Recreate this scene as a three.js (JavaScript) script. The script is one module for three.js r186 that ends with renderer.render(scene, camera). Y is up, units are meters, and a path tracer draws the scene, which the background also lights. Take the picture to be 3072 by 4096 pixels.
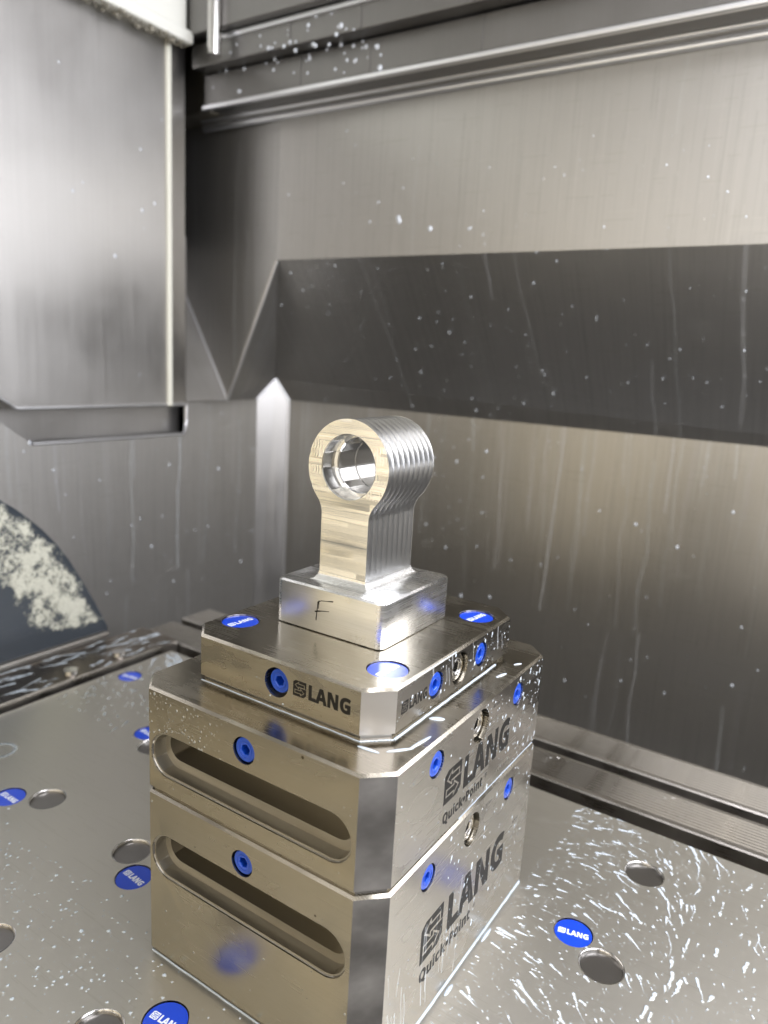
import * as THREE from 'three';
import { RectAreaLightUniformsLib } from 'three/addons/lights/RectAreaLightUniformsLib.js';
import { mergeGeometries, toCreasedNormals } from 'three/addons/utils/BufferGeometryUtils.js';
import { RoundedBoxGeometry } from 'three/addons/geometries/RoundedBoxGeometry.js';
import { Brush, Evaluator, SUBTRACTION } from 'three-bvh-csg';

// ---------------------------------------------------------------- camera, lamps, exposure
const mm = 0.001;
const scene = new THREE.Scene();
scene.background = new THREE.Color(0x000000);
const camera = new THREE.PerspectiveCamera(70.009, 768 / 1024, 0.01, 20);
camera.rotation.order = 'YXZ';
camera.position.set(229.572 * mm, 344.815 * mm, 341.384 * mm);
camera.rotation.set(-0.20437, 0.57, 0.0563);
camera.focus = 0.40; camera.userData.fStop = 7;
const renderer = new THREE.WebGLRenderer({ antialias: true });
renderer.setSize(768, 1024);
renderer.toneMapping = THREE.LinearToneMapping;
renderer.toneMappingExposure = 1.18;
renderer.shadowMap.enabled = true;
RectAreaLightUniformsLib.init();
const lampSpecs = [
  // name, label, position, target, width, height, colour, radiance
  ['unseen_front_window', 'upper pale window, unseen behind the camera, placed to light the upper rear wall', [-0.12, 0.76, 0.70], [-0.12, 0.76, 0], 1.35, 0.52, 0xfff4e2, 0.95],  // out of view, lights the upper rear wall and its reflections
  ['unseen_front_window', 'lower warm window, unseen behind the camera, placed to warm the front faces', [-0.12, 0.18, 0.70], [-0.12, 0.18, 0], 1.35, 0.54, 0xffe7b2, 0.86],  // out of view, gives the front faces their warm reflection
  ['unseen_right_window', 'cool window out of view on the right, placed to light the cabinet and the stack', [0.655, 0.64, -0.10], [0, 0.64, -0.10], 0.95, 0.72, 0xf4f6ff, 6.2],  // unseen source, brightens the cabinet and the right-hand faces
  ['unseen_roof_lamp', 'cool white lamp bar, unseen under the roof, placed to light the plates from above', [0.32, 1.06, 0.0], [0.05, 0, -0.1], 0.7, 0.12, 0xfaf8ff, 13],  // unseen, placed to light top faces and plates
];

// ---------------------------------------------------------------- helpers
function rng(seed) { let a = seed >>> 0; return () => { a = (a + 0x6d2b79f5) | 0; let t = Math.imul(a ^ (a >>> 15), 1 | a); t = (t + Math.imul(t ^ (t >>> 7), 61 | t)) ^ t; return ((t ^ (t >>> 14)) >>> 0) / 4294967296; }; }
camera.updateMatrixWorld(true);
const F = 2924.362, ORG = camera.position.clone();
function rayPx(u, v) { return new THREE.Vector3((u - 1536) / F, -(v - 2048) / F, -1).applyQuaternion(camera.quaternion); }
// photo pixel -> point in mm where the sight line meets the plane (axis = value) of the thing it lies on
function at(u, v, axis, value) { const d = rayPx(u, v), o = ORG.clone().multiplyScalar(1000), t = (value - o[axis]) / d[axis]; return d.multiplyScalar(t).add(o); }
const V = (x, y, z) => new THREE.Vector3(x, y, z);
const taken = {};
function numbered(n) { taken[n] = (taken[n] ?? -1) + 1; return taken[n] ? `${n}_${String(taken[n]).padStart(3, '0')}` : n; }
function mesh(name, geo, mat, parent) {
  const o = new THREE.Mesh(geo, mat); o.castShadow = o.receiveShadow = true;
  if (parent) { o.name = name; parent.add(o); } else { o.name = numbered(name); scene.add(o); }
  return o;
}
function group(name) { const g = new THREE.Group(); g.name = numbered(name); scene.add(g); return g; }
function tag(o, label, category, grp) { o.userData.label = label; o.userData.category = category; if (grp) o.userData.group = grp; return o; }
function structure(o, label) { o.userData.kind = 'structure'; if (label) o.userData.label = label; return o; }
function flatUV(geo) {   // box-projected uv in metres, flat normals kept
  const g = geo.index ? geo.toNonIndexed() : geo; const p = g.attributes.position, uv = new Float32Array(p.count * 2);
  const a = V(), b = V(), c = V(), n = V();
  for (let i = 0; i < p.count; i += 3) {
    a.fromBufferAttribute(p, i); b.fromBufferAttribute(p, i + 1); c.fromBufferAttribute(p, i + 2);
    n.copy(b).sub(a).cross(c.clone().sub(a)); const ax = Math.abs(n.x), ay = Math.abs(n.y), az = Math.abs(n.z);
    [a, b, c].forEach((q, k) => { const s = ay >= ax && ay >= az ? [q.x, -q.z] : ax >= az ? [-q.z, q.y] : [q.x, q.y]; uv[2 * (i + k)] = s[0]; uv[2 * (i + k) + 1] = s[1]; });
  }
  g.setAttribute('uv', new THREE.BufferAttribute(uv, 2)); return g;
}
function triGeo(list) {   // list of triangles (Vector3 in mm)
  const p = new Float32Array(list.length * 9); let k = 0;
  for (const t of list) for (const q of t) { p[k++] = q.x * mm; p[k++] = q.y * mm; p[k++] = q.z * mm; }
  const g = new THREE.BufferGeometry(); g.setAttribute('position', new THREE.BufferAttribute(p, 3)); g.computeVertexNormals(); return flatUV(g);
}
// sheet of thickness th behind a planar polygon (points in mm, counter-clockwise seen from the front)
function sheet(pts, th = 5) {
  const n = V(); for (let i = 0; i < pts.length; i++) { const a = pts[i], b = pts[(i + 1) % pts.length]; n.x += (a.y - b.y) * (a.z + b.z); n.y += (a.z - b.z) * (a.x + b.x); n.z += (a.x - b.x) * (a.y + b.y); } n.normalize();
  const back = pts.map((q) => q.clone().addScaledVector(n, -th)), u = pts[1].clone().sub(pts[0]).normalize(), w = n.clone().cross(u);
  const tris = THREE.ShapeUtils.triangulateShape(pts.map((q) => new THREE.Vector2(q.dot(u), q.dot(w))), []);
  const list = [];
  for (const [a, b, c] of tris) { list.push([pts[a], pts[b], pts[c]]); list.push([back[a], back[c], back[b]]); }
  for (let i = 0; i < pts.length; i++) { const j = (i + 1) % pts.length; list.push([pts[i], back[i], back[j]], [pts[i], back[j], pts[j]]); }
  return triGeo(list);
}
function boxGeo(x0, x1, y0, y1, z0, z1, r = 0) {
  const w = (x1 - x0) * mm, h = (y1 - y0) * mm, d = (z1 - z0) * mm;
  const g = r ? new RoundedBoxGeometry(w, h, d, 2, r * mm) : new THREE.BoxGeometry(w, h, d);
  g.translate((x0 + x1) / 2 * mm, (y0 + y1) / 2 * mm, (z0 + z1) / 2 * mm);
  if (r) { const q = g.index ? g.toNonIndexed() : g; const nrm = q.attributes.normal.clone(); const out = flatUV(q); out.setAttribute('normal', nrm); return out; }
  return flatUV(g);
}
function tube(pts, r, closed = false) {   // rod along straight runs (mm)
  const path = new THREE.CurvePath(); for (let i = 0; i + 1 < pts.length; i++) path.add(new THREE.LineCurve3(pts[i].clone().multiplyScalar(mm), pts[i + 1].clone().multiplyScalar(mm)));
  return new THREE.TubeGeometry(path, Math.max(2, (pts.length - 1) * 6), r * mm, 8, closed);
}

// ---------------------------------------------------------------- textures
function canvasOf(w, h, fill) { const c = document.createElement('canvas'); c.width = w; c.height = h; const x = c.getContext('2d'); x.fillStyle = fill; x.fillRect(0, 0, w, h); return [c, x]; }
function texOf(c, srgb, repeat) { const t = new THREE.CanvasTexture(c); if (srgb) t.colorSpace = THREE.SRGBColorSpace; t.wrapS = t.wrapT = repeat ? THREE.RepeatWrapping : THREE.ClampToEdgeWrapping; if (repeat) t.repeat.set(...repeat); return t; }
// tileable streak noise: long along u, fine along v; returns values around 0..1
function streaks(n, len, seed, octaves = 3) {
  const r = rng(seed), out = new Float32Array(n * n);
  for (let o = 0; o < octaves; o++) {
    const gx = Math.max(1, Math.round(n / (len * 2 ** o))), gy = Math.min(n, Math.round(n / (1 << (octaves - 1 - o)))), g = new Float32Array(gx * gy).map(() => r());
    const sh = new Float32Array(gy).map(() => r() * gx);
    for (let y = 0; y < n; y++) { const j = Math.floor(y / n * gy), s = sh[j];
      for (let x = 0; x < n; x++) { const f = (x / n * gx + s) % gx, i = Math.floor(f), t = f - i, e = t * t * (3 - 2 * t); out[y * n + x] += (g[j * gx + i % gx] * (1 - e) + g[j * gx + (i + 1) % gx] * e) / octaves; } }
  }
  return out;
}
function cloud(n, cells, seed, octaves = 4) {
  const r = rng(seed), out = new Float32Array(n * n); let amp = 0.5, tot = 0;
  for (let o = 0; o < octaves; o++) {
    const c = cells << o, g = new Float32Array(c * c).map(() => r());
    for (let y = 0; y < n; y++) { const fy = y / n * c, j = Math.floor(fy), ty = fy - j, ey = ty * ty * (3 - 2 * ty);
      for (let x = 0; x < n; x++) { const fx = x / n * c, i = Math.floor(fx), tx = fx - i, ex = tx * tx * (3 - 2 * tx), i1 = (i + 1) % c, j1 = (j + 1) % c;
        out[y * n + x] += amp * ((g[j * c + i] * (1 - ex) + g[j * c + i1] * ex) * (1 - ey) + (g[j1 * c + i] * (1 - ex) + g[j1 * c + i1] * ex) * ey); } }
    tot += amp; amp *= 0.5;
  }
  return out.map((v) => v / tot);
}
function dataTex(n, f, srgb, repeat, swap) {
  const d = new Uint8Array(n * n * 4);
  for (let y = 0; y < n; y++) for (let x = 0; x < n; x++) { const k = swap ? x * n + y : y * n + x, c = f(k, x, y), i = (y * n + x) * 4; d[i] = c[0]; d[i + 1] = c[1]; d[i + 2] = c[2]; d[i + 3] = 255; }
  const t = new THREE.DataTexture(d, n, n); t.wrapS = t.wrapT = THREE.RepeatWrapping; t.magFilter = THREE.LinearFilter; t.minFilter = THREE.LinearFilter; if (srgb) t.colorSpace = THREE.SRGBColorSpace; if (repeat) t.repeat.set(...repeat); t.needsUpdate = true; return t;
}
const B8 = (v) => Math.max(0, Math.min(255, Math.round(v)));
const S1 = streaks(512, 90, 11), C1 = cloud(512, 6, 5, 5);
const grey = (k, b, a, c, d) => B8(b + (S1[k] - 0.5) * a + (C1[k] - 0.5) * c + (d || 0));
// ground steel: fine grinding lines, cloudy handling marks
const groundMap = dataTex(512, (k) => [grey(k, 172, 16, 26), grey(k, 166, 16, 26), grey(k, 153, 16, 26)], true, [7, 7]);
const groundRough = dataTex(512, (k) => { const v = B8(66 + (S1[k] - 0.5) * 36 + (C1[k] - 0.5) * 60); return [255, v, 255]; }, false, [7, 7]);
const groundBump = dataTex(512, (k) => { const v = B8(S1[k] * 255); return [v, v, v]; }, false, [7, 7]);
const steel = new THREE.MeshStandardMaterial({ name: 'ground_steel', map: groundMap, roughnessMap: groundRough, bumpMap: groundBump, bumpScale: 6e-6, metalness: 1, roughness: 1 });
// milled steel on chamfers and in pockets: rougher and darker
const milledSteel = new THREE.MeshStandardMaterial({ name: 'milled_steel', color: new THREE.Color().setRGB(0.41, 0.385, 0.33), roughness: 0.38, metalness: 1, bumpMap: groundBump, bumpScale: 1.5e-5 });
const scaleMap = dataTex(512, (k) => { const v = B8(92 + (C1[k] - 0.5) * 90); return [v, v - 2, v - 4]; }, true, [9, 9]);
const rolledSteel = new THREE.MeshStandardMaterial({ name: 'rolled_scale_steel', map: scaleMap, roughness: 0.6, metalness: 0.35, bumpMap: scaleMap, bumpScale: 6e-5 });
const bareChamfer = new THREE.MeshStandardMaterial({ name: 'bare_chamfer_steel', color: new THREE.Color().setRGB(0.60, 0.58, 0.56), roughness: 0.38, metalness: 1, bumpMap: groundBump, bumpScale: 1.5e-5 });
const shinySteel = new THREE.MeshStandardMaterial({ name: 'bright_screw_steel', color: new THREE.Color().setRGB(0.55, 0.54, 0.52), roughness: 0.18, metalness: 1 });
// stainless sheet of the enclosure, brushed up and down
const sheetMap = dataTex(512, (k) => { const v = grey(k, 176, 7, 14); return [v, v - 2, v - 5]; }, true, [2.2, 2.2], true);
const sheetRough = dataTex(512, (k) => { const v = B8(92 + (S1[k] - 0.5) * 22 + (C1[k] - 0.5) * 36); return [255, v, 255]; }, false, [2.2, 2.2], true);
const sheetBump = dataTex(512, (k) => { const v = B8(S1[k] * 255); return [v, v, v]; }, false, [6, 6], true);
const sheetSteel = new THREE.MeshStandardMaterial({ name: 'brushed_sheet_steel', map: sheetMap, roughnessMap: sheetRough, metalness: 1, roughness: 1, bumpMap: sheetBump, bumpScale: 8e-6 });
const highlitBeadSteel = new THREE.MeshStandardMaterial({ name: 'highlit_bead_steel', color: new THREE.Color().setRGB(0.8, 0.81, 0.83), roughness: 0.34, metalness: 1 });  // pale bluish tone: lamp highlights put into the bead colour
const tableSteel = new THREE.MeshStandardMaterial({ name: 'machine_table_steel', map: sheetMap, color: new THREE.Color().setRGB(0.85, 0.83, 0.8), roughnessMap: groundRough, metalness: 1, roughness: 1.25 });
const bluePaint = new THREE.MeshPhysicalMaterial({ name: 'blue_anodised', color: new THREE.Color().setRGB(0.006, 0.075, 0.54), roughness: 0.32, metalness: 0.25, clearcoat: 0.6, clearcoatRoughness: 0.15 });
const whitePaint = new THREE.MeshStandardMaterial({ name: 'white_machine_paint', color: new THREE.Color().setRGB(0.72, 0.72, 0.66), roughness: 0.45 });
const milk = new THREE.MeshPhysicalMaterial({ name: 'milky_coolant', color: new THREE.Color().setRGB(0.5, 0.57, 0.64), roughness: 0.12, clearcoat: 1, clearcoatRoughness: 0.05 });

// printing and coolant on canvas
function drawLogo(c, x, y, s, fg, bg) {
  c.save(); c.translate(x, y); c.scale(s, s);
  c.fillStyle = fg; c.beginPath(); c.moveTo(0.2, 0); c.lineTo(1, 0); c.lineTo(1, 0.8); c.quadraticCurveTo(1, 0.84, 0.96, 0.87); c.lineTo(0.8, 1); c.lineTo(0, 1); c.lineTo(0, 0.16); c.quadraticCurveTo(0, 0.13, 0.04, 0.1); c.closePath(); c.fill();
  c.strokeStyle = bg; c.lineWidth = 0.05; c.lineJoin = 'miter';
  const arrow = (f) => { c.beginPath(); f.forEach(([a, b], i) => (i ? c.lineTo(a, b) : c.moveTo(a, b))); c.closePath(); c.stroke(); };
  arrow([[0.16, 0.3], [0.42, 0.1], [0.42, 0.2], [0.86, 0.2], [0.86, 0.4], [0.42, 0.4], [0.42, 0.5]]);
  arrow([[0.84, 0.7], [0.58, 0.5], [0.58, 0.6], [0.14, 0.6], [0.14, 0.8], [0.58, 0.8], [0.58, 0.9]]);
  c.fillStyle = bg; c.fillRect(0.5, 0.41, 0.5, 0.03);
  c.restore();
}
function fitText(c, text, x, yTop, w, h, fill, font = 'bold 200px sans-serif') {   // capitals fill the box w x h
  c.save(); c.font = font; c.textBaseline = 'alphabetic'; const m = c.measureText(text); const capH = 143;
  c.translate(x, yTop + h); c.scale(w / m.width, h / capH); c.fillStyle = c.strokeStyle = fill; c.lineWidth = font.startsWith('bold') ? 11 : 3; c.lineJoin = 'miter'; c.strokeText(text, 0, 0); c.fillText(text, 0, 0); c.restore();
}
function splat(draw, r, x, y, size, ang, len) {   // one splash: a head with a thinning, wandering tail
  let px = x, py = y, a = ang, rad = size; const steps = Math.max(1, Math.round(len / Math.max(0.6, size * 0.45)));
  for (let i = 0; i < steps; i++) { draw(px, py, Math.max(rad, 0.18)); a += (r() - 0.5) * 0.5; a = a * 0.8 + ang * 0.2; const st = Math.max(0.5, size * 0.45); px += Math.cos(a) * st; py += Math.sin(a) * st; rad = size * (1 - (i / steps) * 0.85) * (0.7 + r() * 0.5); if (r() < 0.04) rad = size * 1.1; }
}
// paints colour, packed roughness/metalness and height of one printed or wet face; units mm from its top left corner
class Face {
  constructor(w, h, ppm, tone, rough, seed) {
    this.w = w; this.h = h; this.k = ppm; this.r = rng(seed); const W = Math.round(w * ppm), H = Math.round(h * ppm);
    [this.cc, this.c] = canvasOf(W, H, tone); [this.oc, this.o] = canvasOf(W, H, `rgb(255,${rough},255)`); [this.hc, this.hh] = canvasOf(W, H, '#000');
    this.rough = rough;
    for (let i = 0; i < W * H / 900; i++) {   // grinding lines
      const y = this.r() * H, x = this.r() * W, l = (20 + this.r() * 120) * ppm / 4, d = this.r() < 0.5;
      this.c.fillStyle = d ? 'rgba(255,250,240,0.04)' : 'rgba(20,15,10,0.045)'; this.c.fillRect(x, y, l, 1);
      this.o.fillStyle = `rgba(255,${B8(rough + (this.r() - 0.5) * 70)},255,0.2)`; this.o.fillRect(x, y, l, 1 + this.r() * 2);
    }
    for (let i = 0; i < 40; i++) {   // handling smears
      const x = this.r() * W, y = this.r() * H, s = (4 + this.r() * 14) * ppm; this.o.save(); this.o.translate(x, y); this.o.rotate((this.r() - 0.5) * 0.8); this.o.scale(1, 0.25 + this.r() * 0.4);
      this.o.fillStyle = `rgba(255,${B8(rough + 20 + this.r() * 30)},255,0.22)`; this.o.beginPath(); this.o.arc(0, 0, s, 0, 7); this.o.fill(); this.o.restore();
    }
  }
  print(f) { f(this.c, this.k); }
  // dull print: lettering etched into the metal keeps the metal but dulls it
  etch(f) { f(this.c, 'rgb(38,36,33)'); f(this.o, `rgb(255,140,150)`); }
  scaled(f) { for (const x of [this.c, this.o]) { x.save(); x.scale(this.k, this.k); } f(); for (const x of [this.c, this.o]) x.restore(); }
  drop(x, y, rad, alpha = 1) {
    const p = (c, f) => { c.fillStyle = f; c.beginPath(); c.arc(x * this.k, y * this.k, rad * this.k, 0, 7); c.fill(); };
    p(this.c, `rgba(206,218,228,${alpha})`); p(this.o, `rgba(255,40,${B8(255 - 255 * alpha)},1)`); if (rad > 0.45) p(this.hh, '#fff');
  }
  film(x0, y0, x1, y1, wd, alpha) {   // thin dried run: dulls the metal
    for (const [c, f] of [[this.c, `rgba(206,214,222,${alpha})`], [this.o, `rgba(255,150,90,${alpha * 0.8})`]]) { c.strokeStyle = f; c.lineWidth = wd * this.k; c.lineCap = 'round'; c.beginPath(); c.moveTo(x0 * this.k, y0 * this.k); c.quadraticCurveTo((x0 + x1) / 2 * this.k + (this.r() - 0.5) * 3 * this.k, (y0 + y1) / 2 * this.k, x1 * this.k, y1 * this.k); c.stroke(); }
  }
  material(name, bump = 4e-4) { return new THREE.MeshStandardMaterial({ name, map: texOf(this.cc, true), roughnessMap: this.ot ??= texOf(this.oc), metalnessMap: this.ot, metalness: 1, roughness: 1, bumpMap: texOf(this.hc), bumpScale: bump }); }
}

// ---------------------------------------------------------------- enclosure (setting)
const XL = -650, ZB = -650, ZU = -500, Y1 = 268, FLOOR = -330;
const pA = at(1110, 1040, 'z', ZU), Y2 = pA.y;
const pP = at(910, 1600, 'z', -512);
const Lc = V(XL, Y1, -606), Rc = V(-617, Y1, ZB), Tip = V(-632, 303, -632);
// stains: dried coolant runs and specks, drawn on the sheet in metres
function wetSheet(seed, runs, specks, rough = 92, w = 1400, h = 700) {
  const f = new Face(w, h, 1.0, 'rgb(176,174,170)', rough, seed), r = rng(seed + 9);
  for (const c of [f.c, f.o]) { const R = rng(seed + 3); for (let i = 0; i < 2600; i++) { const x = R() * f.cc.width, y = R() * f.cc.height, l = 20 + R() * 160, q = R(); c.fillStyle = c === f.c ? (q < 0.5 ? 'rgba(255,255,250,0.02)' : 'rgba(10,10,10,0.025)') : `rgba(255,${B8(rough - 24 + q * 60)},255,0.04)`; c.fillRect(x, y, 1 + R(), l); } }
  for (let i = 0; i < runs; i++) { let x = r() * w, y = r() * h * 0.7; const n = 3 + Math.floor(r() * 8), a = 0.03 + r() * r() * 0.28, wd = 1 + r() * 4; for (let k = 0; k < n; k++) { const nx = x + (r() - 0.5) * 8, ny = y + 20 + r() * 40; f.film(x, y, nx, ny, wd, a); x = nx; y = ny; } }
  for (let i = 0; i < specks; i++) f.drop(r() * w, r() * h, 0.4 + r() * r() * 1.3, 0.15 + r() * 0.3);
  const m = f.material('stained_sheet_steel', 2e-4);
  for (const t of [m.map, m.roughnessMap, m.bumpMap]) { t.wrapS = t.wrapT = THREE.RepeatWrapping; t.repeat.set(1000 / w, 1000 / h); }
  return m;
}
const lowerWet = wetSheet(21, 260, 240), bandWet = wetSheet(33, 34, 420), upperWet = wetSheet(45, 25, 160), leftWet = wetSheet(57, 150, 120, 122);

const cabinetSteel = new THREE.MeshStandardMaterial({ name: 'satin_sheet_steel', map: sheetMap, color: new THREE.Color().setRGB(0.96, 0.96, 0.955), roughnessMap: sheetRough, metalness: 0.95, roughness: 1.15 });
const shadedCoverSteel = new THREE.MeshStandardMaterial({ name: 'shaded_cover_steel', map: sheetMap, color: new THREE.Color().setRGB(0.5, 0.5, 0.5), roughnessMap: sheetRough, metalness: 1, roughness: 1.1 });  // dimness of the enclosure top put into the steel colour
const wallBack = structure(group('wall_back'), 'rear enclosure wall of brushed steel sheet with a dark inward slanting band');
mesh('lower_panel', sheet([V(Rc.x, FLOOR, ZB), V(700, FLOOR, ZB), V(700, Y1, ZB), Rc]), lowerWet, wallBack);
mesh('slanted_panel', sheet([Tip, Rc, V(700, Y1, ZB), V(700, Y2, ZU), pA].map((q) => q.clone())), bandWet, wallBack);
mesh('upper_panel', sheet([pA, V(700, Y2, ZU), V(700, 900, ZU), V(pA.x, 900, ZU)]), upperWet, wallBack);
const cornerDir = pP.clone().sub(pA).setY(0).normalize();
const vEnd = pA.clone().addScaledVector(cornerDir, 260);
const pB = (() => { const n = V(-cornerDir.z, 0, cornerDir.x), d = rayPx(745, 1190), o = ORG.clone().multiplyScalar(1000), t = pA.clone().sub(o).dot(n) / d.dot(n); return d.multiplyScalar(t).add(o); })();
const pBx = pP.clone().addScaledVector(pB.clone().sub(pP), 1.5);
mesh('corner_panel', sheet([pP, pA, V(pA.x, 900, pA.z), V(vEnd.x, 900, vEnd.z), V(vEnd.x, pBx.y, vEnd.z), pBx]), leftWet, wallBack);
mesh('corner_strip', sheet([V(XL, FLOOR, -606), V(-617, FLOOR, ZB), Rc, Tip, Lc]), sheetSteel, wallBack);
mesh('corner_gusset', sheet([pP, Lc, Tip, pA]), leftWet, wallBack);
for (const [a, b] of [[pA, pP], [pP, pBx], [Lc, Tip], [Tip, Rc], [Rc, V(Rc.x, FLOOR, ZB)]]) mesh('fold_bead', tube([a, b], 2.2), highlitBeadSteel, wallBack);
const railA = at(1536, 398, 'z', ZU).y, railB = at(1536, 356, 'z', ZU + 7).y;
mesh('rail_bead', tube([V(pA.x - 150, railA, ZU + 2), V(700, railA, ZU + 2)], 5), highlitBeadSteel, wallBack);
mesh('rail_strip', boxGeo(pA.x - 150, 700, railA + 4, railA + 60, ZU - 1, ZU + 6), sheetSteel, wallBack);
mesh('rail_bead', tube([V(pA.x - 150, railB, ZU + 7), V(700, railB, ZU + 7)], 3), highlitBeadSteel, wallBack);

const wallLeft = structure(group('wall_left'), 'left enclosure wall of grey brushed steel below the bright cabinet');
const zR = at(745, 1735, 'x', XL).z, zD = at(130, 1785, 'x', XL), zD2 = at(0, 1690, 'x', XL), yLedge = at(740, 1735, 'x', XL).y;
mesh('lower_panel', sheet([V(XL, FLOOR, 500), V(XL, FLOOR, -606), Lc, V(XL, Y1, zR), V(XL, yLedge, zR), V(XL, yLedge, zD.z), V(XL, zD2.y, zD2.z), V(XL, zD2.y + 8, zD2.z + 20), V(XL, zD2.y + 10, 500)]), leftWet, wallLeft);
mesh('corner_gusset', sheet([V(XL, Y1 - 2, zR), pP.clone(), pBx, V(XL, pBx.y, zR)]), sheetSteel, wallLeft);
mesh('recess_back', boxGeo(XL - 40, XL - 22, yLedge - 30, Y1 + 60, zR - 5, 500), sheetSteel, wallLeft);
mesh('ledge_bead', tube([V(XL, yLedge, zD.z), V(XL, yLedge, zR), V(XL, Y1 - 6, zR)], 2.5), highlitBeadSteel, wallLeft);

// bright cabinet on the left
const XC = -636;
const cab = group('side_cabinet');
tag(cab, 'bright brushed steel cabinet panel with a pale vertical seam, hanging above the lower left wall', 'cabinet');
const cz = at(745, 1000, 'x', XC).z, cy = at(740, 1617, 'x', XC).y, sz = at(675, 1200, 'x', XC).z, dg = at(50, 1655, 'x', XC), dg2 = at(0, 1590, 'x', XC);
mesh('panel', sheet([V(XC, cy, dg.z), V(XC, cy, sz), V(XC, 900, sz), V(XC, 900, 500), V(XC, dg2.y + 40, 500), V(XC, dg2.y, dg2.z)], 30), cabinetSteel, cab);
mesh('end_panel', sheet([V(XC, cy, sz), V(XC - 3, cy, cz), V(XC - 3, 900, cz), V(XC, 900, sz)], 30), sheetSteel, cab);
mesh('end_return', boxGeo(XC - 120, XC - 3.5, cy + 4, 900, cz + 0.5, cz + 6), sheetSteel, cab);
mesh('seam', boxGeo(XC - 2, XC + 4, cy - 2, 880, sz - 4, sz + 4, 2), new THREE.MeshStandardMaterial({ name: 'pale_sealant', color: new THREE.Color().setRGB(0.66, 0.65, 0.56), roughness: 0.5 }), cab);
mesh('bottom_bead', tube([V(XC, dg2.y, dg2.z), V(XC, cy, dg.z), V(XC, cy, cz)], 2.5), highlitBeadSteel, cab);
// painted cover above it
const XW = -612, w0 = at(430, 0, 'x', XW), w1 = at(750, 150, 'x', XW);
const hood = tag(group('painted_hood'), 'off-white painted hood with chip-crusted lower edge above the bright cabinet', 'hood');
const hoodY = (w0.y + w1.y) / 2;
mesh('body', boxGeo(XC - 60, XW, hoodY, 1040, w1.z, 500, 4), whitePaint, hood);
mesh('lip', boxGeo(XW - 6, XW + 6, hoodY - 6, hoodY + 10, w1.z - 6, 500, 3), whitePaint, hood);
{
  const r = rng(77), list = [];
  for (let i = 0; i < 260; i++) { const g = new THREE.TetrahedronGeometry((0.8 + r() * r() * 3) * mm, 1); g.scale(1 + r(), 0.6 + r(), 1 + r()); g.rotateX(r() * 6); g.rotateY(r() * 6); g.translate((XW - 14 + r() * 19) * mm, (hoodY - 6.5 - r() * 2.5) * mm, (w1.z + r() * 330) * mm); list.push(g); }
  const o = mesh('chip_crust', mergeGeometries(list), new THREE.MeshStandardMaterial({ name: 'grimy_chips', color: new THREE.Color().setRGB(0.3, 0.28, 0.23), roughness: 0.6, metalness: 0.4 }), hood); o.userData.kind = 'stuff';
}
// telescopic cover along the top of the rear wall
const ZC = -455;
const tele = tag(group('telescopic_cover'), 'stepped telescopic cover above the rear wall, shade of the dim top in its grey, dotted with coolant drops', 'machine cover');
{
  const b0 = at(1536, 296, 'z', ZC).y, s1 = at(1536, 139, 'z', ZC).y, xl = at(815, 400, 'z', ZC).x;
  mesh('cover_plate', boxGeo(xl, 700, b0, s1, ZC - 60, ZC, 2), shadedCoverSteel, tele);
  mesh('edge_trim', boxGeo(xl, 700, b0 - 4, b0 + 3, ZC - 3, ZC + 5, 2.2), highlitBeadSteel, tele);
  const z2 = ZC + 22, s2 = at(1180, 75, 'z', z2).y;
  mesh('cover_plate', boxGeo(xl, 700, s1 + 1, s2, ZC - 60, z2, 2), shadedCoverSteel, tele);
  mesh('edge_trim', boxGeo(xl + 60, 700, s2 - 3, s2 + 4, z2 - 2, z2 + 4, 2), highlitBeadSteel, tele);
  mesh('cover_plate', boxGeo(xl, 700, s2 + 5, s2 + 140, ZC - 60, z2 + 16, 2), shadedCoverSteel, tele);
  mesh('end_block', boxGeo(xl - 140, xl - 6, b0 + 2, s2 + 140, ZC - 70, ZC - 18, 3), milledSteel, tele);
  const pp = at(862, 170, 'z', z2 + 20); mesh('guide_post', new THREE.CylinderGeometry(9 * mm, 9 * mm, (s2 + 150 - s1) * mm, 24).translate(pp.x * mm, (s1 + s2 + 150) / 2 * mm, (z2 + 22) * mm), shinySteel, tele);
  for (const u of [1160, 1440, 1890]) { const q = at(u, 120, 'z', z2); mesh('seam_strip', boxGeo(q.x - 1.5, q.x + 1.5, s1 + 3, s2 - 4, z2 - 1, z2 + 1.2), shadedCoverSteel, tele); mesh('seam_strip', boxGeo(q.x - 1.5, q.x + 1.5, b0 + 4, s1 - 2, ZC - 1, ZC + 1.2), shadedCoverSteel, tele); }
}
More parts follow.
